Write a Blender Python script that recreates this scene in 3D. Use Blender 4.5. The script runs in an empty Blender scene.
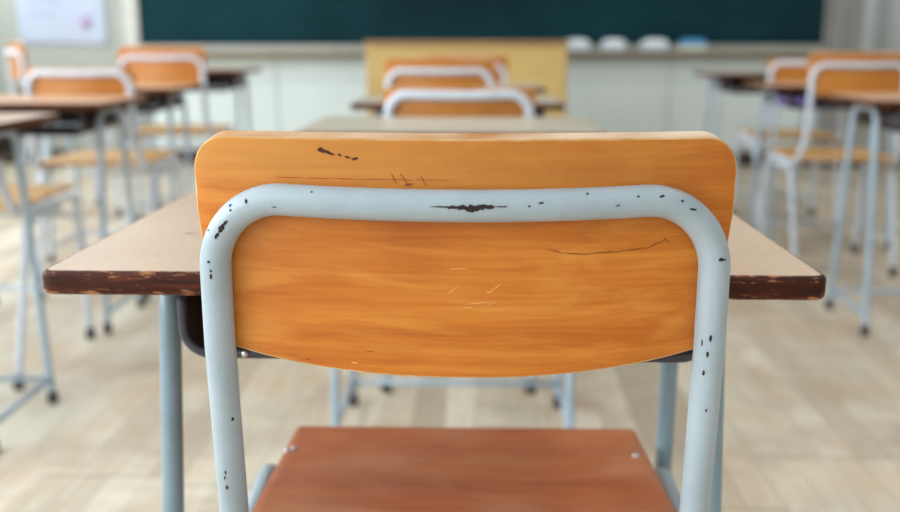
import bpy, math, random
from mathutils import Vector, Matrix

random.seed(7)
SC = bpy.context.scene
COL = SC.collection
PI = math.pi

# ------------------------------------------------------------------ camera
cam_data = bpy.data.cameras.new('camera')
cam = bpy.data.objects.new('camera', cam_data)
COL.objects.link(cam)
cam.location = (0, 0, 0.877)
TILT = math.atan(216 / 940)
YAW = math.atan(29 * math.cos(TILT) / 940)
cam.rotation_euler = (PI / 2 - TILT, 0, YAW)
cam_data.sensor_width = 36
cam_data.lens = 36 * 940 / 900
cam_data.clip_start = 0.02
cam_data.dof.use_dof = True
cam_data.dof.focus_distance = 0.645
cam_data.dof.aperture_fstop = 4.0
cam_data.dof.aperture_blades = 0
SC.camera = cam

# ------------------------------------------------------------------ world, lights, exposure
SC.view_settings.view_transform = 'Standard'
SC.view_settings.look = 'None'
SC.view_settings.gamma = 1
SC.view_settings.use_curve_mapping = False
SC.view_settings.exposure = -1.0

world = bpy.data.worlds.new('world')
SC.world = world
world.use_nodes = True
bg = world.node_tree.nodes['Background']
bg.inputs[0].default_value = (0.75, 0.86, 1.0, 1)
bg.inputs[1].default_value = 1.2


def area(name, loc, rot, sx, sy, watts, col):
    d = bpy.data.lights.new(name, 'AREA')
    d.shape = 'RECTANGLE'
    d.size, d.size_y = sx, sy
    d.energy = watts
    d.color = col
    o = bpy.data.objects.new(name, d)
    o.location = loc
    o.rotation_euler = rot
    COL.objects.link(o)
    return o


# daylight in the four window openings of the left wall
for i, y in enumerate((-1.4, 0.9, 3.2, 5.5)):
    area('window_daylight', (-3.75, y, 1.75), (0, -PI / 2, 0), 1.5, 1.9, (165, 135, 105, 95)[i], (0.84, 0.94, 1.0))
# corridor windows of the right wall
for i, y in enumerate((-0.6, 2.2, 5.0)):
    area('corridor_daylight', (3.95, y, 1.75), (0, PI / 2, 0), 1.1, 1.9, 5, (0.95, 0.97, 1.0))
# fluorescent ceiling lamps
for x in (-1.9, 1.9):
    for y in (-1.2, 1.6, 4.4):
        area('ceiling_lamp', (x, y, 2.93), (0, 0, 0), 0.35, 1.25, 22 if y < 4 else 34, (0.93, 0.97, 1.0))


# ------------------------------------------------------------------ material helpers
def srgb(r, g, b):
    def f(c):
        c /= 255
        return c / 12.92 if c <= 0.04045 else ((c + 0.055) / 1.055) ** 2.4
    return (f(r), f(g), f(b), 1)


class NT:
    def __init__(self, name):
        self.m = bpy.data.materials.new(name)
        self.m.use_nodes = True
        self.t = self.m.node_tree
        self.n = self.t.nodes
        self.p = self.n['Principled BSDF']

    def node(self, typ, **kw):
        n = self.n.new(typ)
        for k, v in kw.items():
            setattr(n, k, v)
        return n

    def link(self, a, b):
        self.t.links.new(a, b)

    def coords(self, scale=(1, 1, 1), loc=(0, 0, 0)):
        tc = self.node('ShaderNodeTexCoord')
        mp = self.node('ShaderNodeMapping')
        mp.inputs['Scale'].default_value = scale
        mp.inputs['Location'].default_value = loc
        self.link(tc.outputs['Object'], mp.inputs['Vector'])
        return mp.outputs[0]

    def noise(self, vec, scale=1, detail=4, rough=0.55, dist=0.0):
        n = self.node('ShaderNodeTexNoise')
        n.inputs['Scale'].default_value = scale
        n.inputs['Detail'].default_value = detail
        n.inputs['Roughness'].default_value = rough
        n.inputs['Distortion'].default_value = dist
        self.link(vec, n.inputs['Vector'])
        return n.outputs[0]

    def ramp(self, fac, stops, interp='LINEAR'):
        r = self.node('ShaderNodeValToRGB')
        r.color_ramp.interpolation = interp
        e = r.color_ramp.elements
        while len(e) < len(stops):
            e.new(0.5)
        for i, (p, c) in enumerate(stops):
            e[i].position = p
            e[i].color = c
        self.link(fac, r.inputs[0])
        return r.outputs[0]

    def mix(self, fac, a, b, blend='MIX'):
        n = self.node('ShaderNodeMix', data_type='RGBA', blend_type=blend)
        for sock, v in ((n.inputs[0], fac), (n.inputs[6], a), (n.inputs[7], b)):
            if isinstance(v, (int, float, tuple)):
                sock.default_value = v
            else:
                self.link(v, sock)
        return n.outputs[2]

    def math(self, op, a, b=0.0):
        n = self.node('ShaderNodeMath', operation=op)
        for sock, v in ((n.inputs[0], a), (n.inputs[1], b)):
            if isinstance(v, (int, float)):
                sock.default_value = v
            else:
                self.link(v, sock)
        return n.outputs[0]

    def base(self, c):
        if isinstance(c, tuple):
            self.p.inputs['Base Color'].default_value = c
        else:
            self.link(c, self.p.inputs['Base Color'])

    def bump(self, h, strength=0.1, dist=0.001):
        b = self.node('ShaderNodeBump')
        b.inputs['Strength'].default_value = strength
        b.inputs['Distance'].default_value = dist
        self.link(h, b.inputs['Height'])
        self.link(b.outputs[0], self.p.inputs['Normal'])

    def set(self, rough=0.5, metal=0.0, coat=0.0, coat_rough=0.1, spec=0.5):
        self.p.inputs['Roughness'].default_value = rough
        self.p.inputs['Metallic'].default_value = metal
        self.p.inputs['Coat Weight'].default_value = coat
        self.p.inputs['Coat Roughness'].default_value = coat_rough
        self.p.inputs['Specular IOR Level'].default_value = spec
        return self.m


def plain(name, c, rough=0.5, metal=0.0, coat=0.0, vary=0.06, scale=6):
    t = NT(name)
    v = t.coords()
    n = t.noise(v, scale, 3)
    dark = tuple(x * (1 - vary) for x in c[:3]) + (1,)
    lite = tuple(min(1, x * (1 + vary)) for x in c[:3]) + (1,)
    t.base(t.ramp(n, [(0.3, dark), (0.7, lite)]))
    return t.set(rough, metal, coat)


def wood(name, dark, mid, lite, patch, rough=0.35, coat=0.35, seed=0.0, along=3, across=70, patch_amt=0.45):
    t = NT(name)
    g = t.noise(t.coords((along, across * 0.5, across), (seed, seed, seed)), 1, 6, 0.62, 0.4)
    g2 = t.noise(t.coords((along * 4, across * 2, across * 4), (seed + 3, 0, 0)), 1, 3, 0.6)
    col = t.ramp(g, [(0.28, dark), (0.5, mid), (0.72, lite)])
    col = t.mix(0.3, col, t.ramp(g2, [(0.3, dark), (0.7, lite)]))
    p = t.noise(t.coords((5, 9, 9), (seed + 7, 1, 0)), 1, 3, 0.5, 0.6)
    pf = t.ramp(p, [(0.42, (0, 0, 0, 1)), (0.66, (1, 1, 1, 1))])
    col = t.mix(t.math('MULTIPLY', pf, patch_amt), col, patch)
    t.base(col)
    t.bump(g2, 0.05, 0.0006)
    return t.set(rough, 0, coat, 0.18)


# backrest plywood: amber varnish, paler towards the upper edge
def backrest_mat(name, seed, top_fade=True):
    t = NT(name)
    g = t.noise(t.coords((2.5, 30, 75), (seed, seed, seed)), 1, 6, 0.62, 0.5)
    g2 = t.noise(t.coords((14, 100, 300), (seed + 3, 0, 0)), 1, 3, 0.6)
    col = t.ramp(g, [(0.3, srgb(188, 94, 20)), (0.5, srgb(214, 122, 34)), (0.7, srgb(234, 150, 58))])
    col = t.mix(0.3, col, t.ramp(g2, [(0.3, srgb(188, 94, 26)), (0.7, srgb(228, 142, 58))]))
    p = t.noise(t.coords((6, 9, 16), (seed + 7, 1, 0)), 1, 3, 0.5, 0.7)
    pf = t.ramp(p, [(0.45, (0, 0, 0, 1)), (0.7, (1, 1, 1, 1))])
    col = t.mix(t.math('MULTIPLY', pf, 0.42), col, srgb(176, 82, 18))
    p2 = t.noise(t.coords((7, 9, 34), (seed + 2, 5, 3)), 1, 4, 0.55, 1.2)
    col = t.mix(t.math('MULTIPLY', t.ramp(p2, [(0.5, (0, 0, 0, 1)), (0.66, (1, 1, 1, 1))]), 0.38), col, srgb(240, 164, 74))
    if top_fade:                      # paler upper band, strongest at the left
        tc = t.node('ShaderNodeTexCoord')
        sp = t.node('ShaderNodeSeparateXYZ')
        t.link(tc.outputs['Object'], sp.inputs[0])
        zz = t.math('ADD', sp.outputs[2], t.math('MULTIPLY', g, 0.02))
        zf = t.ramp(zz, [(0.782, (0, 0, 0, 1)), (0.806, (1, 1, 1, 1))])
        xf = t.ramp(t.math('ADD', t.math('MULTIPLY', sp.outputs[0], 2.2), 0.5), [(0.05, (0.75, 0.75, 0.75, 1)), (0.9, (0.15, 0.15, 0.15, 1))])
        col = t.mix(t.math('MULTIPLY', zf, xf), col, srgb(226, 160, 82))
    t.base(col)
    t.bump(g2, 0.04, 0.0005)
    return t.set(0.38, 0, 0.1, 0.2, 0.35)


M = {}
M['back'] = backrest_mat('amber_plywood', 0.3)
M['back_far'] = wood('orange_plywood', srgb(182, 104, 32), srgb(202, 126, 44), srgb(218, 148, 66), srgb(184, 102, 34), seed=2.1)
M['ply_edge'] = wood('worn_plywood_edge', srgb(170, 100, 34), srgb(186, 116, 44), srgb(200, 136, 64), srgb(250, 238, 216), 0.6, 0, 4.6, 7, 120, 0.8)
M['ply_edge'].node_tree.nodes['Principled BSDF'].inputs['Specular IOR Level'].default_value = 0.12
M['ply_rim'] = wood('worn_highlight_rim', srgb(206, 142, 72), srgb(226, 180, 116), srgb(250, 234, 204), srgb(202, 136, 64), 0.6, 0, 6.3, 24, 90, 0.5)  # worn pale rim with the bevel highlight painted in
M['ply_rim'].node_tree.nodes['Principled BSDF'].inputs['Specular IOR Level'].default_value = 0.15
M['mark_dark'] = plain('dark_gouge', srgb(78, 34, 14), 0.7)
M['mark_line'] = plain('fine_scratch', srgb(150, 80, 26), 0.7)
M['mark_pale'] = plain('pale_scratch', srgb(240, 176, 104), 0.6)
M['mark_shade'] = plain('contact_shade_line', srgb(196, 68, 34), 0.6)  # reddish contact shade of the back bar, painted on the board
M['seat'] = wood('worn_brown_seat', srgb(160, 70, 20), srgb(194, 96, 36), srgb(206, 116, 54), srgb(210, 142, 100), 0.42, 0.12, 1.2, 4, 45, 0.6)
M['seat_edge'] = wood('seat_edge', srgb(120, 62, 30), srgb(168, 100, 56), srgb(206, 150, 100), srgb(160, 90, 50), 0.6, 0, 1.4, 10, 100)
M['seat_far'] = wood('yellow_plywood_seat', srgb(206, 148, 66), srgb(226, 172, 88), srgb(238, 190, 110), srgb(216, 150, 70), seed=5.0)
M['chip'] = plain('bare_rusty_metal', srgb(40, 22, 18), 0.7, 0, 0, 0.3, 300)


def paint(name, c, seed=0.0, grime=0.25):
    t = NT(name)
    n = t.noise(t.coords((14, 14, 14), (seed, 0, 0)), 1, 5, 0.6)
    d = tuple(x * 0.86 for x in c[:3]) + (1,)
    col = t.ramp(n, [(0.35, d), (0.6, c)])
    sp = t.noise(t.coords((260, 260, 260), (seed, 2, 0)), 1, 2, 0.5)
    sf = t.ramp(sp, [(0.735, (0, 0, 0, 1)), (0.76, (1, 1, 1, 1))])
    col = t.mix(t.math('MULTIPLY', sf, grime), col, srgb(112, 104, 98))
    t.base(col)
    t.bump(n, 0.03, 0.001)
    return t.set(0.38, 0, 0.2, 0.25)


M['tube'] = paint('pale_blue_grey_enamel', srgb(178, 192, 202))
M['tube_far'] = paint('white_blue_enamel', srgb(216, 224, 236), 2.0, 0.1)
M['desk_tube'] = paint('slate_blue_enamel', srgb(140, 164, 176), 3.0)
M['rubber'] = plain('black_rubber', srgb(76, 74, 74), 0.8)
M['screw'] = plain('zinc_screw', srgb(200, 200, 200), 0.25, 1.0)
M['box'] = plain('dark_sheet_metal', srgb(48, 28, 27), 0.5)
M['lip'] = plain('slate_lip', srgb(70, 70, 80), 0.35, 0.3)


def laminate(name, a, b, seed):
    t = NT(name)
    g = t.noise(t.coords((160, 60, 60), (seed, 0, 0)), 1, 3, 0.6)
    p = t.noise(t.coords((5, 5, 5), (seed, 0, 3)), 1, 3)
    col = t.mix(0.5, t.ramp(g, [(0.3, a), (0.7, b)]), t.ramp(p, [(0.35, a), (0.65, b)]))
    t.base(col)
    return t.set(0.32, 0, 0.0)


M['top'] = laminate('tan_laminate', srgb(204, 172, 146), srgb(220, 193, 168), 0)
M['top_pale'] = laminate('grey_tan_laminate', srgb(196, 184, 164), srgb(212, 202, 184), 4)
M['top_warm'] = laminate('warm_reflection_laminate', srgb(206, 158, 122), srgb(224, 178, 142), 8)  # orange reflection on these tops is painted into the colour


def worn_edge():
    t = NT('worn_dark_edge')
    g = t.noise(t.coords((18, 60, 160)), 1, 5, 0.65)
    col = t.ramp(g, [(0.3, srgb(36, 12, 6)), (0.55, srgb(74, 28, 12)), (0.75, srgb(120, 58, 28))])
    c = t.noise(t.coords((55, 120, 330), (3, 0, 0)), 1, 4, 0.7)
    tc = t.node('ShaderNodeTexCoord')
    sp = t.node('ShaderNodeSeparateXYZ')
    t.link(tc.outputs['Object'], sp.inputs[0])
    # paler chips cluster on the two corners of the edge
    zc = t.math('ABSOLUTE', t.math('SUBTRACT', sp.outputs[2], 0.6905))
    k = t.math('ADD', c, t.math('MULTIPLY', zc, 17.0))
    cf = t.ramp(k, [(0.665, (0, 0, 0, 1)), (0.73, (1, 1, 1, 1))])
    col = t.mix(cf, col, srgb(186, 124, 82))
    t.base(col)
    return t.set(0.5, 0, 0.0, spec=0.25)


M['edge'] = worn_edge()
M['ink'] = plain('ink_spot', srgb(104, 84, 100), 0.6)


def parquet():
    t = NT('oak_strip_floor')
    tc = t.node('ShaderNodeTexCoord')
    sp = t.node('ShaderNodeSeparateXYZ')
    t.link(tc.outputs['Object'], sp.inputs[0])
    X, Y = sp.outputs[0], sp.outputs[1]
    ux = t.math('DIVIDE', X, 0.3)
    ix = t.math('FLOOR', ux)
    w0 = t.node('ShaderNodeTexWhiteNoise', noise_dimensions='1D')
    t.link(ix, w0.inputs['W'])
    uy = t.math('ADD', t.math('DIVIDE', Y, 0.9), w0.outputs[0])
    iy = t.math('FLOOR', uy)
    sx = t.math('DIVIDE', X, 0.075)
    isx = t.math('FLOOR', sx)
    cv = t.node('ShaderNodeCombineXYZ')
    t.link(isx, cv.inputs[0]); t.link(iy, cv.inputs[1])
    w1 = t.node('ShaderNodeTexWhiteNoise', noise_dimensions='3D')
    t.link(cv.outputs[0], w1.inputs['Vector'])
    tone = t.ramp(w1.outputs[0], [(0.0, srgb(172, 156, 134)), (0.25, srgb(214, 202, 180)), (0.7, srgb(226, 216, 196)), (1.0, srgb(246, 238, 220))])
    g = t.noise(t.coords((70, 4, 1)), 1, 5, 0.6, 0.3)
    col = t.mix(0.35, tone, t.ramp(g, [(0.3, srgb(184, 164, 136)), (0.7, srgb(244, 234, 214))]))
    st = t.noise(t.coords((3.4, 2.6, 1)), 1, 5, 0.65, 0.6)
    col = t.mix(t.ramp(st, [(0.46, (0, 0, 0, 1)), (0.68, (0.6, 0.6, 0.6, 1))]), col, srgb(202, 162, 114))
    st2 = t.noise(t.coords((2.8, 3.8, 1), (5, 5, 0)), 1, 5, 0.65, 0.6)
    col = t.mix(t.ramp(st2, [(0.46, (0, 0, 0, 1)), (0.7, (0.62, 0.62, 0.62, 1))]), col, srgb(170, 150, 132))
    # seams
    fx = t.math('FRACT', sx)
    fy = t.math('FRACT', uy)
    s1 = t.math('GREATER_THAN', fx, 0.965)
    s2 = t.math('GREATER_THAN', fy, 0.992)
    s = t.math('MAXIMUM', t.math('MULTIPLY', s1, 0.35), t.math('MULTIPLY', s2, 0.6))
    col = t.mix(s, col, srgb(120, 92, 66))
    t.base(col)
    return t.set(0.45, 0, 0.12, 0.3)


M['floor'] = parquet()
M['wall_up'] = plain('upper_wall_paint', srgb(170, 172, 163), 0.8, 0, 0, 0.03, 1.5)
M['wall_low'] = plain('lower_panel_paint', srgb(224, 233, 231), 0.6, 0, 0, 0.03, 1.5)
M['wall_side'] = plain('side_wall_paint', srgb(222, 225, 224), 0.8, 0, 0, 0.03)
M['wall_dim'] = plain('low_bounce_wall', srgb(150, 136, 116), 0.7)  # unseen right wall, toned down to cut light bounced onto the tubes
M['ceiling'] = plain('ceiling_board', srgb(238, 240, 241), 0.9, 0, 0, 0.03)
M['skirting'] = plain('dark_skirting', srgb(66, 48, 42), 0.6)
M['trim'] = plain('pale_trim', srgb(206, 204, 196), 0.5)
M['trim_grey'] = plain('grey_trim', srgb(146, 143, 141), 0.5)
M['curtain'] = plain('grey_cloth', srgb(188, 193, 195), 0.9, 0, 0, 0.05, 3)


def chalkboard_mat():
    t = NT('green_chalkboard')
    n = t.noise(t.coords((0.6, 1, 1.2)), 1, 4, 0.6)
    n2 = t.noise(t.coords((3, 1, 9)), 1, 5, 0.6)
    col = t.ramp(n, [(0.35, srgb(14, 42, 49)), (0.65, srgb(16, 58, 64))])
    col = t.mix(t.ramp(n2, [(0.5, (0, 0, 0, 1)), (0.8, (0.22, 0.22, 0.22, 1))]), col, srgb(44, 84, 90))
    t.base(col)
    return t.set(0.8, 0, 0, spec=0.12)


M['board'] = chalkboard_mat()
M['board_frame'] = plain('aluminium_frame', srgb(178, 174, 164), 0.45, 0.2)
M['tray_shade'] = plain('tray_shade_strip', srgb(140, 130, 112), 0.5, 0.1)  # darker colour paints in the shade below the chalk tray
M['podium'] = wood('pale_yellow_veneer', srgb(196, 160, 92), srgb(212, 180, 112), srgb(222, 194, 130), srgb(206, 170, 100), 0.4, 0.2, 9.0, 4, 40, 0.3)
M['podium_dark'] = wood('brown_veneer_edge', srgb(150, 112, 70), srgb(172, 132, 88), srgb(190, 150, 104), srgb(160, 120, 80), 0.4, 0.2, 11.0)
M['white'] = plain('white_plastic', srgb(244, 250, 253), 0.5, 0, 0, 0.02)
M['felt'] = plain('pale_felt', srgb(206, 220, 230), 0.95, 0, 0, 0.05, 60)
M['cream'] = plain('cream_felt', srgb(218, 220, 190), 0.95, 0, 0, 0.05, 60)
M['blue'] = plain('blue_plastic', srgb(84, 160, 222), 0.45)
M['paper'] = plain('lavender_paper', srgb(184, 190, 207), 0.8, 0, 0, 0.02, 2)
M['print'] = plain('grey_print', srgb(164, 170, 188), 0.8)
M['pink'] = plain('pink_print', srgb(184, 160, 192), 0.8)
M['purple'] = plain('violet_cloth', srgb(146, 130, 204), 0.8, 0, 0, 0.2, 30)


# ------------------------------------------------------------------ mesh helpers
class MB:
    """collects geometry for ONE mesh object"""
    def __init__(self):
        self.v, self.f, self.mi, self.sm = [], [], [], []

    def add(self, verts, faces, mat=0, smooth=True):
        o = len(self.v)
        self.v += [tuple(p) for p in verts]
        for f in faces:
            self.f.append([i + o for i in f])
            self.mi.append(mat)
            self.sm.append(smooth)

    def box(self, x0, x1, y0, y1, z0, z1, mat=0):
        v = [(x, y, z) for z in (z0, z1) for y in (y0, y1) for x in (x0, x1)]
        f = [(0, 2, 3, 1), (4, 5, 7, 6), (0, 1, 5, 4), (2, 6, 7, 3), (0, 4, 6, 2), (1, 3, 7, 5)]
        self.add(v, f, mat, False)

    def tube(self, pts, r, seg=20, mat=0, caps=True):
        pts = [Vector(p) for p in pts]
        n = len(pts)
        tan = []
        for i in range(n):
            a = pts[max(i - 1, 0)]; b = pts[min(i + 1, n - 1)]
            tan.append((b - a).normalized())
        up = Vector((0, 0, 1))
        if abs(tan[0].dot(up)) > 0.9:
            up = Vector((0, 1, 0))
        nrm = (up - tan[0] * up.dot(tan[0])).normalized()
        verts, faces = [], []
        for i in range(n):
            nrm = (nrm - tan[i] * nrm.dot(tan[i])).normalized()
            bi = tan[i].cross(nrm)
            for k in range(seg):
                a = 2 * PI * k / seg
                verts.append(pts[i] + nrm * (r * math.cos(a)) + bi * (r * math.sin(a)))
        for i in range(n - 1):
            for k in range(seg):
                a = i * seg + k; b = i * seg + (k + 1) % seg
                faces.append((a, b, b + seg, a + seg))
        self.add(verts, faces, mat, True)
        if caps:
            o = len(self.v) - n * seg
            self.f.append([o + k for k in range(seg)][::-1]); self.mi.append(mat); self.sm.append(False)
            o2 = o + (n - 1) * seg
            self.f.append([o2 + k for k in range(seg)]); self.mi.append(mat); self.sm.append(False)

    def lathe(self, prof, center, seg=20, mat=0):
        """prof: (radius, z) from bottom to top about a vertical axis"""
        cx, cy, cz = center
        verts, faces = [], []
        for r, z in prof:
            for k in range(seg):
                a = 2 * PI * k / seg
                verts.append((cx + r * math.cos(a), cy + r * math.sin(a), cz + z))
        for i in range(len(prof) - 1):
            for k in range(seg):
                a = i * seg + k; b = i * seg + (k + 1) % seg
                faces.append((a, b, b + seg, a + seg))
        faces.append(tuple(range(seg))[::-1])
        o = (len(prof) - 1) * seg
        faces.append(tuple(o + k for k in range(seg)))
        self.add(verts, faces, mat, True)

    def build(self, name, mats, parent=None, bevel=0.0, seg=2, angle=30, loc=(0, 0, 0)):
        me = bpy.data.meshes.new(name)
        me.from_pydata(self.v, [], self.f)
        me.validate()
        if not isinstance(mats, (list, tuple)):
            mats = [mats]
        for m in mats:
            me.materials.append(m)
        for p, m, s in zip(me.polygons, self.mi, self.sm):
            p.material_index = m
            p.use_smooth = s
        me.update()
        o = bpy.data.objects.new(name, me)
        o.location = loc
        COL.objects.link(o)
        if parent:
            o.parent = parent
        if bevel:
            b = o.modifiers.new('bevel', 'BEVEL')
            b.width = bevel; b.segments = seg; b.limit_method = 'ANGLE'; b.angle_limit = math.radians(angle)
            b.harden_normals = False
        return o


def fillet(pts, radii, steps=10):
    """polyline with rounded corners"""
    pts = [Vector(p) for p in pts]
    if isinstance(radii, (int, float)):
        radii = [radii] * len(pts)
    out = [pts[0]]
    for i in range(1, len(pts) - 1):
        p = pts[i]
        a = pts[i - 1] - p; b = pts[i + 1] - p
        la, lb = a.length, b.length
        a.normalize(); b.normalize()
        ang = a.angle(b)
        d = min(radii[i] / math.tan(ang / 2), la * 0.49, lb * 0.49)
        R = d * math.tan(ang / 2)
        c = p + (a + b).normalized() * (R / math.sin(ang / 2))
        s = p + a * d - c; e = p + b * d - c
        tot = s.angle(e)
        for k in range(steps + 1):
            t = k / steps
            if tot < 1e-4:
                out.append(p); break
            out.append(c + s * (math.sin((1 - t) * tot) / math.sin(tot)) + e * (math.sin(t * tot) / math.sin(tot)))
    out.append(pts[-1])
    return out


def resample(pts, step):
    out = [pts[0]]
    for a, b in zip(pts, pts[1:]):
        L = (b - a).length
        n = max(1, int(round(L / step)))
        for k in range(1, n + 1):
            out.append(a.lerp(b, k / n))
    return out


def tag(o, label=None, cat=None, group=None, kind=None):
    if label: o['label'] = label
    if cat: o['category'] = cat
    if group: o['group'] = group
    if kind: o['kind'] = kind
    return o


def empty(name, loc=(0, 0, 0), rz=0):
    o = bpy.data.objects.new(name, None)
    o.empty_display_size = 0.1
    o.location = loc
    o.rotation_euler = (0, 0, rz)
    COL.objects.link(o)
    return o


def copy_tree(o, parent=None):
    c = o.copy()
    COL.objects.link(c)
    if parent:
        c.parent = parent
    for ch in list(o.children):
        copy_tree(ch, c)
    return c


# ------------------------------------------------------------------ the room
WALL_Y = 6.75


def struct(name, mb, mats, bevel=0.0):
    return tag(mb.build(name, mats, None, bevel), kind='structure')


b = MB(); b.box(-3.8, 4.0, -2.5, WALL_Y, -0.1, 0.0); struct('floor', b, M['floor'])
b = MB(); b.box(-3.8, 4.0, -2.5, WALL_Y, 3.0, 3.1); struct('ceiling', b, M['ceiling'])
b = MB(); b.box(-3.8, 4.0, WALL_Y, WALL_Y + 0.12, 0.0, 3.0); struct('wall_front', b, M['wall_up'])
b = MB(); b.box(-3.8, 4.0, -2.62, -2.5, 0.0, 3.0); struct('wall_back', b, M['wall_side'])
# side walls with window openings
b = MB()
b.box(-3.92, -3.8, -2.5, WALL_Y, 0, 0.95); b.box(-3.92, -3.8, -2.5, WALL_Y, 2.55, 3.0)
for y0, y1 in ((-2.5, -2.35), (-0.45, -0.05), (1.85, 2.25), (4.15, 4.55), (6.45, WALL_Y)):
    b.box(-3.92, -3.8, y0, y1, 0.95, 2.55)
struct('wall_left', b, M['wall_side'])
b = MB()
b.box(4.0, 4.12, -2.5, WALL_Y, 0, 1.15); b.box(4.0, 4.12, -2.5, WALL_Y, 2.35, 3.0)
for y0, y1 in ((-2.5, -1.55), (0.35, 1.25), (3.15, 4.05), (5.95, WALL_Y)):
    b.box(4.0, 4.12, y0, y1, 1.15, 2.35)
struct('wall_right', b, M['wall_dim'])

# painted panels below the chalkboard (seams between the boards)
b = MB()
xs = [-2.35, -1.43, -0.50, 0.42, 1.34, 2.36]
for x0, x1 in zip(xs, xs[1:]):
    b.box(x0 + 0.004, x1 - 0.004, WALL_Y - 0.018, WALL_Y, 0.11, 0.592)
    b.box(x0 + 0.004, x1 - 0.004, WALL_Y - 0.014, WALL_Y, 0.598, 0.80)
struct('trim_1', b, M['wall_low'], 0.002)
b = MB(); b.box(-3.8, 4.0, WALL_Y - 0.03, WALL_Y, 0.0, 0.10); struct('baseboard_front', b, M['skirting'], 0.004)
# upright posts either side of the chalkboard
b = MB(); b.box(-2.49, -2.41, WALL_Y - 0.04, WALL_Y, 0.10, 3.0); struct('trim_2', b, M['trim'], 0.004)
b = MB(); b.box(2.40, 2.53, WALL_Y - 0.04, WALL_Y, 0.10, 3.0); struct('trim_3', b, M['trim_grey'], 0.004)

# ------------------------------------------------------------------ chalkboard with its frame and tray
cb = empty('chalkboard', (0, WALL_Y, 0.0))
tag(cb, 'long dark green chalkboard with a pale frame on the front wall', 'chalkboard')
b = MB(); b.box(-2.375, 2.365, -0.045, 0, 0.845, 2.08); b.build('board_surface', M['board'], cb)
b = MB()
b.box(-2.405, -2.375, -0.06, 0, 0.815, 2.11); b.box(2.365, 2.38, -0.05, 0, 0.815, 2.11)
b.box(-2.375, 2.365, -0.06, 0, 2.08, 2.11); b.box(-2.375, 2.365, -0.06, 0, 0.815, 0.845)
b.build('board_frame', M['board_frame'], cb, 0.003)
b = MB()
b.box(-2.405, 2.395, -0.15, -0.0, 0.797, 0.807)
b.box(-2.405, 2.395, -0.158, -0.15, 0.797, 0.815)
b.box(-2.405, 2.395, -0.13, -0.0, 0.755, 0.797, 1)
b.build('chalk_tray', [M['board_frame'], M['tray_shade']], cb, 0.003)


def eraser(x, w, label, cap, felt):
    e = empty('chalk_eraser', (x, WALL_Y - 0.095, 0.8075))
    tag(e, label, 'eraser', 'erasers on the chalk tray')
    m = MB(); m.box(-w / 2, w / 2, -0.03, 0.03, 0.0, 0.035); m.build('felt_pad', felt, e, 0.006)
    m = MB()
    n = 14
    top = []
    for y in (-0.028, 0.028):
        for k in range(n + 1):
            a = PI * k / n
            top.append((-w / 2 * math.cos(a) * 0.98, y, 0.036 + 0.042 * math.sin(a) ** 0.6))
    fs = []
    for k in range(n):
        fs.append((k, k + 1, n + 2 + k, n + 1 + k))
    fs.append(tuple(range(n + 1))[::-1]); fs.append(tuple(n + 1 + k for k in range(n + 1)))
    fs.append((0, n + 1, 2 * n + 1, n))
    m.add(top, fs, 0, False)
    m.build('grip', cap, e, 0.006)
    return e


eraser(0.675, 0.175, 'white chalkboard eraser on the tray beside the yellow podium', M['white'], M['felt'])
eraser(0.925, 0.165, 'smaller white domed eraser second from the podium on the tray', M['white'], M['felt'])
eraser(1.205, 0.185, 'white chalkboard eraser lying next to the blue topped eraser', M['white'], M['felt'])
eraser(1.465, 0.195, 'eraser with a bright blue grip and cream felt on the chalk tray', M['blue'], M['cream'])

# ------------------------------------------------------------------ notice paper on the left of the front wall
np_ = empty('wall_poster', (-2.935, WALL_Y - 0.001, 0.845))
tag(np_, 'large pale lavender paper notice pinned to the front wall left of the chalkboard', 'poster')
b = MB()
cols, rows = 24, 30
W_, H_ = 0.635, 0.92
vs = []
for j in range(rows + 1):
    for i in range(cols + 1):
        u = i / cols; w = j / rows
        vs.append(((u - 0.5) * W_, -0.004 - 0.006 * math.sin(u * 5) ** 2 * (1 - w), w * H_ - 0.012 * (1 - w) * (u - 0.5)))
fs = [(j * (cols + 1) + i, j * (cols + 1) + i + 1, (j + 1) * (cols + 1) + i + 1, (j + 1) * (cols + 1) + i) for j in range(rows) for i in range(cols)]
b.add(vs, fs)
po = b.build('paper_sheet', M['paper'], np_)
so = po.modifiers.new('thickness', 'SOLIDIFY'); so.thickness = 0.001
b = MB()
for j in range(7):
    z = 0.2 + j * 0.09
    b.box(-0.23, -0.23 + 0.18 + 0.05 * (j % 3), -0.0125, -0.0115, z, z + 0.02)
b.build('faint_print', M['print'], np_)
b = MB(); b.lathe([(0.045, 0), (0.045, 0.0008)], (0, 0, 0), 24)
pk = b.build('pink_spot', M['pink'], np_)
pk.rotation_euler = (PI / 2, 0, 0); pk.location = (0.16, -0.0116, 0.155)
tag(pk, 'soft pink printed spot')

# grey cloth hanging at the right edge of the front wall
b = MB()
n = 70
vs = []
for z in (0.35, 3.0 - 0.06):
    for k in range(n + 1):
        u = k / n
        vs.append((2.62 + u * 1.0, WALL_Y - 0.07 - 0.018 * math.sin(u * 8 * PI), z))
b.add(vs, [(k, k + 1, n + 2 + k, n + 1 + k) for k in range(n)])
cu = b.build('curtain', M['curtain'])
so = cu.modifiers.new('thickness', 'SOLIDIFY'); so.thickness = 0.004
tag(cu, 'pale grey curtain hanging in folds right of the chalkboard', 'curtain')

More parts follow.
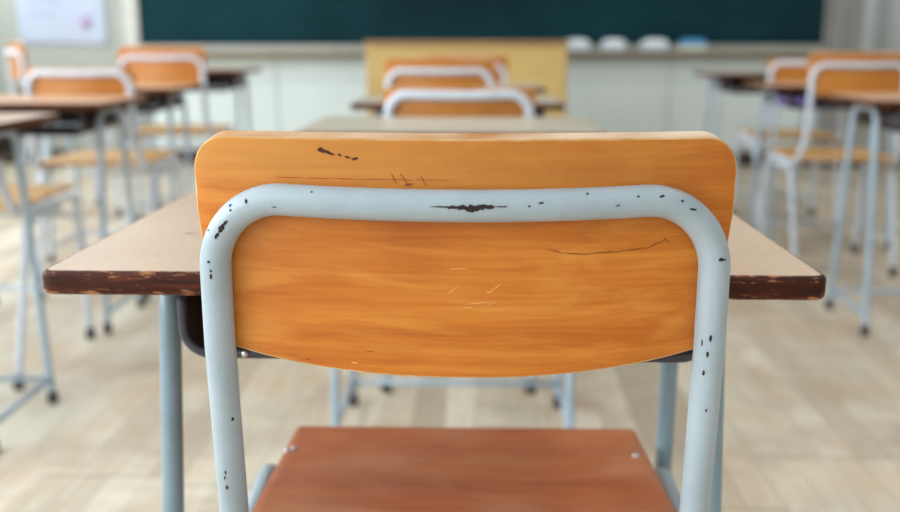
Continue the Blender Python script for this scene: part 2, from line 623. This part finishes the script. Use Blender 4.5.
# ------------------------------------------------------------------ teacher's podium
pd = empty('teacher_podium', (-0.067, 5.2, 0))
tag(pd, 'wide yellow wooden teacher podium standing before the chalkboard', 'podium')
b = MB(); b.box(-0.538, 0.538, 0.0, 0.02, 0.06, 0.851); b.build('front_panel', M['podium'], pd, 0.002)
for s in (-1, 1):
    b = MB(); b.box(s * 0.538 - 0.01, s * 0.538 + 0.01, 0.021, 0.5, 0.06, 0.851); b.build('side_panel', M['podium'], pd, 0.002)
b = MB(); b.box(-0.552, 0.552, -0.02, 0.52, 0.851, 0.873); b.build('top_board', [M['podium_dark']], pd, 0.004)
b = MB(); b.box(-0.53, 0.53, 0.02, 0.48, 0.0, 0.06); b.build('plinth', M['skirting'], pd, 0.003)
b = MB(); b.box(-0.527, 0.527, 0.021, 0.49, 0.42, 0.44); b.build('shelf', M['podium'], pd, 0.002)


# ------------------------------------------------------------------ school chair
TR = 0.0107          # tube radius
TH = 0.1705          # half width between tube centres
TZ = 0.7742          # height of the back bar


def frame_path(up=0.0, fl=1.0):
    R = 0.050
    half = fillet([(-0.2205 * fl, 0.385, 0.012), (-0.2195 * fl, 0.365, 0.4075 + up), (-0.206 * fl, 0.03, 0.4075 + up), (-0.1705, 0.014, 0.51 + up * 0.5), (-TH, 0.0, 0.67), (-TH, 0.0, TZ), (0.0, 0.0, TZ)],
                  [0, 0.042, 0.055, 0.12, 0.2, R, 0], 14)
    half = resample(half, 0.008)
    full = half + [Vector((-p.x, p.y, p.z)) for p in reversed(half[:-1])]
    out = []
    for p in full:
        q = p.copy()
        if p.z > 0.56:                                  # the back bar bows backwards
            q.y -= 0.023 * max(0, 1 - (p.x / TH) ** 2)
            q.z -= 0.0022 * max(0, 1 - (p.x / 0.13) ** 2)
        out.append(q)
    return out


PATH = frame_path()


def on_tube(x, z, lift):
    """point on the rear face of the back bow above (x, z)"""
    best = None
    for i, c in enumerate(PATH):
        if c.z < 0.45:
            continue
        d = (c.x - x) ** 2 + (c.z - z) ** 2
        if best is None or d < best[0]:
            best = (d, i)
    i = best[1]
    a, c, e = PATH[i - 1], PATH[i], PATH[i + 1]
    t = (e - a).normalized()
    off = Vector((x - c.x, 0, z - c.z))
    along = off.dot(t) / max(1e-6, 1 - t.y * t.y)
    c = c + t * along
    r = math.hypot(x - c.x, z - c.z)
    r = min(r, TR * 0.96)
    d = Vector((x - c.x, -math.sqrt(TR * TR - r * r), z - c.z)).normalized()
    return c + d * (TR + lift)


CHIPS = [(-0.0145, 0.7704, 0.00847, 0.00052, 0), (-0.0073, 0.7701, 0.00456, 0.00104, 0), (-0.0002, 0.7701, 0.00455, 0.00156, 0), (0.0057, 0.7695, 0.00455, 0.00234, 0), (0.0115, 0.7702, 0.0039, 0.00169, 0), (0.0167, 0.7706, 0.0039, 0.0013, 0), (0.0232, 0.7706, 0.00454, 0.00045, 0), (-0.143, 0.7704, 0.00106, 0.00165, 0), (-0.124, 0.7678, 0.00165, 0.00066, 0), (-0.155, 0.7672, 0.00132, 0.00079, 40), (-0.1545, 0.7643, 0.00099, 0.00066, 0), (0.0399, 0.7818, 0.00129, 0.00065, 0), (0.0498, 0.7727, 0.00194, 0.00052, 0), (0.0708, 0.7819, 0.00129, 0.00064, 0), (0.0798, 0.7777, 0.00097, 0.00064, 0), (0.1289, 0.7754, 0.00192, 0.00077, 10), (0.1372, 0.7804, 0.00224, 0.00051, -15), (0.1426, 0.7719, 0.00096, 0.00064, 0), (0.1499, 0.7663, 0.00257, 0.00077, -15), (0.0994, 0.7703, 0.00161, 0.00052, 15), (0.0134, 0.7813, 0.00065, 0.00045, 0), (0.042, 0.7707, 0.00097, 0.00065, 0), (0.0302, 0.7814, 0.00065, 0.00052, 0), (0.1128, 0.7757, 0.00116, 0.00064, 0), (0.0579, 0.7816, 0.00077, 0.00052, 0), (-0.0986, 0.7779, 0.00079, 0.00052, 0), (-0.0028, 0.7797, 0.00065, 0.00039, 0),
         (-0.1584, 0.7575, 0.0027, 0.00108, 50), (-0.1617, 0.7534, 0.00304, 0.00162, 50), (-0.165, 0.7486, 0.00271, 0.00122, 62), (-0.1716, 0.7513, 0.00068, 0.00068, 0), (-0.1722, 0.7299, 0.00123, 0.00089, 0), (-0.1709, 0.7236, 0.00075, 0.00096, 0), (-0.1711, 0.7194, 0.00089, 0.00206, 0), (0.1719, 0.7332, 0.00165, 0.00132, 0), (0.1741, 0.733, 0.00132, 0.00066, 0), (0.1683, 0.6779, 0.00081, 0.00269, 0), (0.167, 0.6664, 0.00088, 0.00203, 0), (0.1658, 0.6527, 0.00082, 0.00238, 0), (0.1634, 0.6742, 0.00047, 0.00202, 0), (0.1695, 0.6243, 0.00055, 0.00137, 0), (-0.1638, 0.6134, 0.00071, 0.00156, 0), (-0.1713, 0.5719, 0.00072, 0.00144, 0), (-0.1712, 0.5595, 0.00087, 0.00217, 0), (-0.1722, 0.5673, 0.00058, 0.00144, 0)]


def blob(mb, cx, cz, a, h, ang, place, mat, n=16, rough=0.35):
    """ragged flake of worn paint, a scratch or painted shade laid on a curved surface"""
    ca, sa = math.cos(math.radians(ang)), math.sin(math.radians(ang))
    vs = [place(cx, cz)]
    for ring in (0.5, 1.0):
        for k in range(n):
            t = 2 * PI * k / n
            j = 1 + (random.uniform(-rough, rough) if ring == 1.0 else 0)
            px, pz = a * ring * j * math.cos(t), h * ring * j * math.sin(t)
            vs.append(place(cx + px * ca - pz * sa, cz + px * sa + pz * ca))
    fs = [(0, 1 + (k + 1) % n, 1 + k) for k in range(n)]
    for k in range(n):
        k2 = (k + 1) % n
        fs.append((1 + k, 1 + k2, 1 + n + k2, 1 + n + k))
    mb.add(vs, fs, mat, True)


BW = 0.1845           # backrest half width
BR = 0.037           # backrest top corner radius
BTH = 0.0118         # plywood thickness
ZT = 0.8145


def bow(x):
    return -0.024 * (1 - min(1.2, (x / 0.185) ** 2)) + 0.0109


def curl(z):
    """the upper lip of the backrest rolls backwards"""
    return -4.5 * max(0.0, z - 0.779) ** 2


def board_outline(lip, step):
    zc = lambda x: 0.6500 + 0.021 * (abs(x) / BW) ** 2.3
    wb = BW * 0.945
    half = fillet([(0, 0, lip), (BW, 0, lip), (BW, 0, 0.765), (wb, 0, zc(wb)), (wb * 0.8, 0, zc(wb * 0.8))],
                  [0, BR, 0.12, 0.022, 0], 12)
    half += [Vector((wb * 0.8 * (1 - k / 14), 0, zc(wb * 0.8 * (1 - k / 14)))) for k in range(1, 15)]
    half = resample(half, step)
    half = [p for i, p in enumerate(half) if i == 0 or (p - half[i - 1]).length > 1e-5]
    pts = [(p.x, p.z) for p in half] + [(-p.x, p.z) for p in reversed(half[1:-1])]
    return pts                                              # clockwise seen from behind


def board_mesh(mb, m_face, m_edge, lip=ZT, m_rim=None, step=0.005):
    if m_rim is None:
        m_rim = m_edge
    pts = board_outline(lip, step)
    n = len(pts)
    nor = []
    for i in range(n):
        a, c = pts[i - 1], pts[(i + 1) % n]
        t = (c[0] - a[0], c[1] - a[1])
        L = math.hypot(*t) or 1
        nor.append((-t[1] / L, t[0] / L))                    # points outwards
    cz = (lip + 0.65) / 2

    def P(x, z, d):
        slope = 0.048 * x / 0.185 ** 2
        nz = 9.0 * max(0.0, z - 0.779)
        L = math.sqrt(1 + slope * slope + nz * nz)
        return (x - slope / L * d, bow(x) + curl(z) + d / L, z + nz / L * d)

    e = 0.0011
    rows, mats = [], []
    inner = [(x - nx * e, z - nz * e) for (x, z), (nx, nz) in zip(pts, nor)]
    qs = [0.1, 0.2, 0.3, 0.4, 0.5, 0.6, 0.7, 0.8, 0.88, 0.95, 1.0]
    for q in qs:
        rows.append([P(x * q, cz + (z - cz) * q, 0) for x, z in inner]); mats.append(m_face)
    for k in (1, 2, 3):
        a = PI / 2 * k / 3
        rows.append([P(x + nx * e * math.sin(a), z + nz * e * math.sin(a), e * (1 - math.cos(a))) for (x, z), (nx, nz) in zip(inner, nor)])
        mats.append(m_rim)
    for k in (3, 2, 1, 0):
        a = PI / 2 * k / 3
        rows.append([P(x + nx * e * math.sin(a), z + nz * e * math.sin(a), BTH - e * (1 - math.cos(a))) for (x, z), (nx, nz) in zip(inner, nor)])
        mats.append(m_edge)
    for q in qs[::-1][1:]:
        rows.append([P(x * q, cz + (z - cz) * q, BTH) for x, z in inner]); mats.append(m_face)
    o = len(mb.v)
    for row in rows:
        mb.v += row
    for j in range(len(rows) - 1):
        for k in range(n):
            k2 = (k + 1) % n
            mb.f.append([o + j * n + k, o + j * n + k2, o + (j + 1) * n + k2, o + (j + 1) * n + k])
            mb.mi.append(mats[j + 1]); mb.sm.append(True)
    for base, d, flip in ((o, 0, False), (o + (len(rows) - 1) * n, BTH, True)):
        c = len(mb.v); mb.v.append(P(0, cz, d))
        for k in range(n):
            k2 = (k + 1) % n
            mb.f.append([c, base + k2, base + k] if not flip else [c, base + k, base + k2])
            mb.mi.append(m_face); mb.sm.append(True)


DARK = [(-0.0934, 0.8069, 0.00302, 0.00148, -20), (-0.0888, 0.8051, 0.00402, 0.00107, -25), (-0.0815, 0.8036, 0.00134, 0.00087, -20), (-0.0761, 0.802, 0.00201, 0.00074, -20), (-0.0715, 0.8011, 0.00201, 0.00094, 15)]
LINE = [(-0.0461, 0.7884, 0.00405, 0.00034, -65), (-0.039, 0.7877, 0.0054, 0.0004, -58), (-0.0364, 0.7843, 0.00338, 0.00068, 10), (-0.0266, 0.7871, 0.00405, 0.00034, -62), (0.0609, 0.7394, 0.00612, 0.00034, -15), (0.0759, 0.7374, 0.00951, 0.00041, -4), (0.0949, 0.7379, 0.01017, 0.00041, 2), (0.1145, 0.7394, 0.01015, 0.00041, 5), (0.1292, 0.7423, 0.00607, 0.00034, 25), (0.1365, 0.7455, 0.00202, 0.00047, -30), (-0.0642, 0.6681, 0.00282, 0.00035, 0), (-0.1083, 0.6602, 0.00213, 0.00035, 0)]
PALE = [(-0.0038, 0.7277, 0.00615, 0.00034, 3), (-0.0079, 0.7122, 0.00413, 0.00034, 35), (0.0216, 0.7145, 0.0048, 0.00041, 38), (0.0175, 0.7117, 0.00206, 0.00041, 10), (0.01, 0.7038, 0.00826, 0.00034, 8), (0.0031, 0.7008, 0.00483, 0.00034, -5), (-0.0753, 0.6594, 0.00282, 0.00042, 0), (0.0196, 0.7038, 0.00344, 0.00028, 20)]
CONTACT_SHADE = [(-0.115 + 0.019 * k, 0.7875, 0.0100, 0.00028, -0.5) for k in range(6)]  # contact shade painted just above the back bar


def seat_mesh(mb, m_top, m_edge, up=0.0, fl=1.0):
    """plywood seat with rounded corners, slightly dished"""
    hx, y0, y1, r = 0.199 * fl, 0.03, 0.415, 0.006
    zt, th = 0.430 + up, 0.0105
    out = []
    cs = [(hx - r, y1 - r, 0), (-hx + r, y1 - r, 90), (-hx + r, y0 + r, 180), (hx - r, y0 + r, 270)]
    for cx, cy, a0 in cs:
        for k in range(7):
            a = math.radians(a0 + 15 * k)
            px, py = cx + r * math.cos(a), cy + r * math.sin(a)
            out.append((px * (1 + 0.075 * (y1 - py) / (y1 - y0)), py))
    n = len(out)
    mx, my = 0.0, (y0 + y1) / 2
    V, F = [], []
    fr = [0.0, 0.25, 0.5, 0.7, 0.85, 0.95, 1.0]
    for side in (0, 1):
        for q in fr[1:]:
            for (x, y) in out:
                dish = 0.004 * (1 - q * q)
                V.append((mx + (x - mx) * q, my + (y - my) * q, zt - dish - th * side))
    base = 0
    ctop = len(V); V.append((mx, my, zt - 0.004))
    cbot = len(V); V.append((mx, my, zt - 0.004 - th))
    R = len(fr) - 1
    for side in (0, 1):
        o = side * R * n
        for k in range(n):
            k2 = (k + 1) % n
            F.append((ctop, o + k, o + k2) if side == 0 else (cbot, o + k2, o + k))
            for q in range(R - 1):
                a, c = o + q * n + k, o + q * n + k2
                F.append((a, a + n, c + n, c) if side == 0 else (a, c, c + n, a + n))
    mb.add(V, F, m_top, True)
    o = len(mb.v) - len(V)
    for k in range(n):
        k2 = (k + 1) % n
        a, c = o + (R - 1) * n + k, o + (R - 1) * n + k2
        d, e = a + R * n, c + R * n
        mb.f.append([a, d, e, c]); mb.mi.append(m_edge); mb.sm.append(True)


def make_chair(label, worn, lip=ZT, up=0.0, tr=TR):
    t = empty('school_chair')
    tag(t, label, 'chair', 'school chairs')
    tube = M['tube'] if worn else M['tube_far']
    fl = 1.0 if worn else 0.92             # the other chairs are a little narrower
    # frame: one bent tube, back bow, seat rails and front legs
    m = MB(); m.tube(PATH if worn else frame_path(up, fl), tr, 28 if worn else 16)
    if worn:
        for c in CHIPS:
            c = (c[0], c[1] + (0.0028 if c[1] > 0.764 else 0.001), c[2], c[3], c[4])
            blob(m, *c, lambda x, z: on_tube(x, z, 0.00022), 1)
    m.build('tube_frame', [tube, M['chip']], t)
    # backrest
    m = MB(); board_mesh(m, 0, 1, lip, 6 if worn else 1, 0.004 if worn else 0.008)
    mats = [M['back'] if worn else M['back_far'], M['ply_edge']]
    if worn:
        mats += [M['mark_dark'], M['mark_line'], M['mark_pale'], M['mark_shade'], M['ply_rim']]
        on = lambda x, z: (x, bow(x) + curl(z) - 0.00025, z)
        for lst, mi in ((DARK, 2), (LINE, 3), (PALE, 4), (CONTACT_SHADE, 5)):
            for c in lst:
                blob(m, *c, on, mi)
    m.build('backrest', mats, t)
    # seat
    m = MB(); seat_mesh(m, 0, 1, up, fl)
    m.build('seat', [M['seat'] if worn else M['seat_far'], M['seat_edge'] if worn else M['ply_edge']], t, 0.0015, 2, 50)
    # rear legs
    for s in (-1, 1):
        p = fillet([(s * 0.2165 * fl, 0.26, 0.3875 + up), (s * 0.209 * fl, 0.085, 0.3875 + up), (s * 0.2004 * fl, -0.0315, 0.012)], 0.06, 12)
        m = MB(); m.tube(resample(p, 0.02), 0.0100, 20 if worn else 14)
        m.build('rear_leg', tube, t)
    # brace bars under the seat
    for y, z, hw in ((0.372, 0.345 + up, 0.220), (0.20, 0.400 + up, 0.212)):
        m = MB(); m.tube([(-hw * fl, y, z), (0, y, z), (hw * fl, y, z)], 0.0075, 14)
        m.build('cross_bar', tube, t)
    # feet
    for s in (-1, 1):
        for x, y in ((0.2205, 0.3855), (0.2004, -0.0315)):
            m = MB(); m.lathe([(0.0135, 0.0), (0.0145, 0.004), (0.0135, 0.034), (0.0118, 0.038)], (s * x * fl, y, 0), 16)
            m.build('foot_cap', M['rubber'], t)
    # screws that hold the seat
    for x, y in ((-0.1985, 0.346), (-0.192, 0.352), (0.189, 0.341), (-0.196, 0.09), (0.19, 0.09)):
        m = MB(); m.lathe([(0.0042, 0.0), (0.0042, 0.0006), (0.0035, 0.0016), (0.0018, 0.0023), (0.0004, 0.0025)], (x * fl, y, 0.4295 + up), 14)
        m.build('screw', M['screw'], t)
    return t


chair = make_chair('nearest school chair, worn orange plywood back in a chipped pale blue tube frame', True)
chair.location = (-0.0095, 0.625, 0)
chair.rotation_euler.z = math.radians(0.5)

far_chair = make_chair('chair behind the low white bow in the middle, before the yellow podium', False, up=0.035)
far_chair.rotation_euler.z = math.radians(0)
low_chair = make_chair('chair beyond the bare second desk, its rounded white bow showing just above that desk', False, 0.789, 0.04, 0.0122)
right_chair = make_chair('tall orange backed chair at the right frame edge behind the nearest right desk', False, up=0.004)
right_low_chair = make_chair('chair half hidden left of the tall right chair, pale bow above a dark desk', False, 0.789, 0.008, 0.0118)
CH = [
    (low_chair, None, -0.047, 2.297, 0.5, 1, 0.968),
    (far_chair, None, -0.130, 3.165, 0, 1, 1.005),
    (far_chair, 'chair mostly hidden nearest the podium, only its right tube corner showing', -0.062, 4.05, -2, 1, 1.0),
    (far_chair, 'chair at the left frame edge, seat and front legs showing under the nearest left desk', -1.365, 2.285, 0, 1, 1.0),
    (low_chair, 'left chair with a broad white tube bow seen just above a brown desk top', -1.33, 3.14, 0, 1, 0.995),
    (far_chair, 'tall left chair with its full orange back showing below the chalkboard corner', -1.36, 4.075, 0, 1.03, 1.04),
    (far_chair, 'chair turned sideways at the far left under the paper notice', -2.255, 4.6, -54, 1, 1.06),
    (right_chair, None, 1.395, 3.55, 0, 1, 1.02),
    (right_low_chair, None, 1.505, 4.418, 0, 1, 1.0),
]
for proto, label, x, y, rz, sx, sz in CH:
    o = proto if label is None else copy_tree(proto)
    o.location = (x, y, 0)
    o.rotation_euler.z = math.radians(rz)
    o.scale = (sx, 1, sz)
    if label:
        o['label'] = label


# ------------------------------------------------------------------ school desk
def make_desk(label, main):
    t = empty('school_desk')
    tag(t, label, 'desk', 'school desks')
    hx, dy, zt, th, r = 0.3085, 0.40, 0.70, 0.0195, 0.012
    sh = 0.0040                     # the steel frame sits a little to the right under the top
    # top: laminate face on a dark rounded edge
    out = []
    for cx, cy, a0 in ((hx - r, dy - r, 0), (-hx + r, dy - r, 90), (-hx + r, r, 180), (hx - r, r, 270)):
        for k in range(7):
            a = math.radians(a0 + 15 * k)
            out.append((cx + r * math.cos(a), cy + r * math.sin(a), a))
    n = len(out)
    e = 0.0045
    prof = [(-e, zt)]
    for k in range(1, 5):
        a = PI / 2 * (1 - k / 4)
        prof.append((-e + e * math.cos(a), zt - e + e * math.sin(a)))
    for k in range(0, 5):
        a = -PI / 2 * k / 4
        prof.append((-e + e * math.cos(a), zt - th + e + e * math.sin(a)))
    V = []
    for off, z in prof:
        for x, y, a in out:
            V.append((x + off * math.cos(a), y + off * math.sin(a), z))
    m = MB()
    side = []
    for q in range(len(prof) - 1):
        for k in range(n):
            k2 = (k + 1) % n
            side.append((q * n + k, (q + 1) * n + k, (q + 1) * n + k2, q * n + k2))
    m.add(V, side, 1, True)
    m.f.append(list(range(n))); m.mi.append(0); m.sm.append(False)
    L = (len(prof) - 1) * n
    m.f.append([L + k for k in range(n)][::-1]); m.mi.append(1); m.sm.append(False)
    if main:
        for dx, a_, h_, g in ((0, 0.0035, 0.0022, 5), (0.005, 0.002, 0.0012, -10), (-0.004, 0.0018, 0.001, 20)):
            blob(m, -0.2325 + dx, 0.1515, a_, h_, g, lambda x, y: (x, y, zt + 0.0002), 2)
    m.build('desk_top', [M['top'], M['edge'], M['ink']], t)
    # book box of folded sheet metal, open towards the pupil
    sb = 0.0105
    bx, rb, zb = (0.2145, 0.022, 0.6245) if main else (0.222, 0.018, 0.606)
    p = fillet([(sb - bx, 0, 0.679), (sb - bx, 0, zb), (sb + bx, 0, zb), (sb + bx, 0, 0.679)], rb, 8)
    V, F = [], []
    k = 0.0016
    for y in (0.03, 0.345):
        for q in p:
            V.append((q.x, y, q.z))
    N = len(p)
    for i in range(N - 1):
        F.append((i, i + 1, N + i + 1, N + i))
    m = MB(); m.add(V, F, 0, True)
    m.box(sb - bx + 0.004, sb + bx - 0.004, 0.343, 0.345, zb + 0.004, 0.679)
    bo = m.build('book_box', M['box'], t)
    s_ = bo.modifiers.new('thickness', 'SOLIDIFY'); s_.thickness = k; s_.offset = 0
    # rolled rim round the opening
    m = MB(); m.tube(resample([Vector((q.x, 0.028, q.z)) for q in p], 0.02), 0.0042, 12)
    m.build('box_rim', M['lip'], t)
    if main:
        m = MB(); m.lathe([(0.0032, 0), (0.0030, 0.001), (0.0012, 0.0022)], (0, 0, 0), 14)
        rv = m.build('glint_stud', M['screw'], t); rv.location = (-0.153, 0.0238, zb + 0.001); rv.rotation_euler = (PI / 2, 0, 0)  # added stud that stands in for a glint on the rim
        tag(rv, 'small bright stud added as a glint on the box rim')
    # side frames: bent tube from foot to foot
    for s in (-1, 1):
        x = sh + s * 0.2465
        xf = sh + s * 0.2520
        pp = fillet([(xf, 0.03, 0.012), (x, 0.116, 0.6700), (x, 0.285, 0.6700), (xf, 0.325, 0.012)], 0.045, 12)
        m = MB(); m.tube(resample(pp, 0.03), 0.0098, 20)
        m.build('side_frame', M['desk_tube'] if main else M['desk_tube_far'], t)
        m = MB(); m.tube([(xf, 0.038, 0.062), (xf, 0.17, 0.062), (xf, 0.318, 0.062)], 0.0075, 12)
        m.build('side_rail', M['desk_tube'] if main else M['desk_tube_far'], t)
        for y in (0.0302, 0.3248):
            m = MB(); m.lathe([(0.0128, 0.0), (0.0138, 0.004), (0.0124, 0.028), (0.0112, 0.032)], (xf, y, 0), 16)
            m.build('foot_cap', M['rubber'], t)
    m = MB(); m.tube([(sh - 0.251, 0.318, 0.062), (sh, 0.318, 0.062), (sh + 0.251, 0.318, 0.062)], 0.0075, 12)
    m.build('foot_bar', M['desk_tube'] if main else M['desk_tube_far'], t)
    # coat hook on the side
    return t


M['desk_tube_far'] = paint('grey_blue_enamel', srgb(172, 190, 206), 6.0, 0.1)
desk = make_desk('nearest school desk, tan top with a chipped dark brown edge behind the front chair', True)
desk.location = (-0.0375, 0.706, 0)
far_desk = make_desk('second desk of the middle column, empty grey tan top just above the front chair', False)
DK = [
    (None, -0.056, 1.845, 1.0, 'top_pale'),
    ('third desk of the middle column, dark ends showing either side of the second white bow', -0.06, 2.715, 1.0, 'top_pale'),
    ('fourth desk of the middle column, right end showing just before the podium', -0.055, 3.60, 1.0, 'top_pale'),
    ('nearest left desk, only its far right top corner and leg in frame', -1.307, 1.838, 1.01, 'top'),
    ('brown edged desk at the left frame edge before the broad white chair bow', -1.39, 2.70, 1.0, 'top_warm'),
    ('left desk whose dark front edge shows under the tall orange chair back', -1.475, 3.625, 0.995, 'top_warm'),
    ('far left desk with a yellow edge under the chalk tray, right of the tall chair', -1.43, 4.52, 1.055, 'top'),
    ('nearest right desk, top tinted with an orange reflection, cut by the right frame edge', 1.428, 2.745, 1.012, 'top_warm'),
    ('right desk holding the violet cloth, behind the tall orange chair', 1.505, 3.975, 0.99, 'top_warm'),
    ('far right desk with a dark box before the wall panels', 1.465, 4.78, 1.02, 'top_pale'),
]
for i, (label, x, y, sz, top) in enumerate(DK):
    o = far_desk if i == 0 else copy_tree(far_desk)
    o.location = (x, y, 0)
    o.scale.z = sz
    if label:
        o['label'] = label
    for ch in o.children:
        if ch.name.startswith('desk_top'):
            me = ch.data.copy()
            me.materials[0] = M[top]
            ch.data = me

# violet cloth bag pushed into the book box of the right desk
b = MB()
n, r_ = 18, 10
V, F = [], []
for j in range(r_ + 1):
    a = -PI / 2 + PI * j / r_
    for k in range(n):
        t_ = 2 * PI * k / n
        w = 1 + 0.10 * math.sin(3 * t_ + j) + 0.06 * math.sin(5 * t_ - 2 * j)
        V.append((0.085 * math.cos(a) * math.cos(t_) * w, 0.08 * math.cos(a) * math.sin(t_) * w, 0.0235 * math.sin(a)))
for j in range(r_):
    for k in range(n):
        F.append((j * n + k, j * n + (k + 1) % n, (j + 1) * n + (k + 1) % n, (j + 1) * n + k))
b.add(V, F)
bag = b.build('cloth_pouch', M['purple'], loc=(1.352, 4.09, 0.6255))
tag(bag, 'violet cloth pouch inside the book box of the right desk', 'pouch')
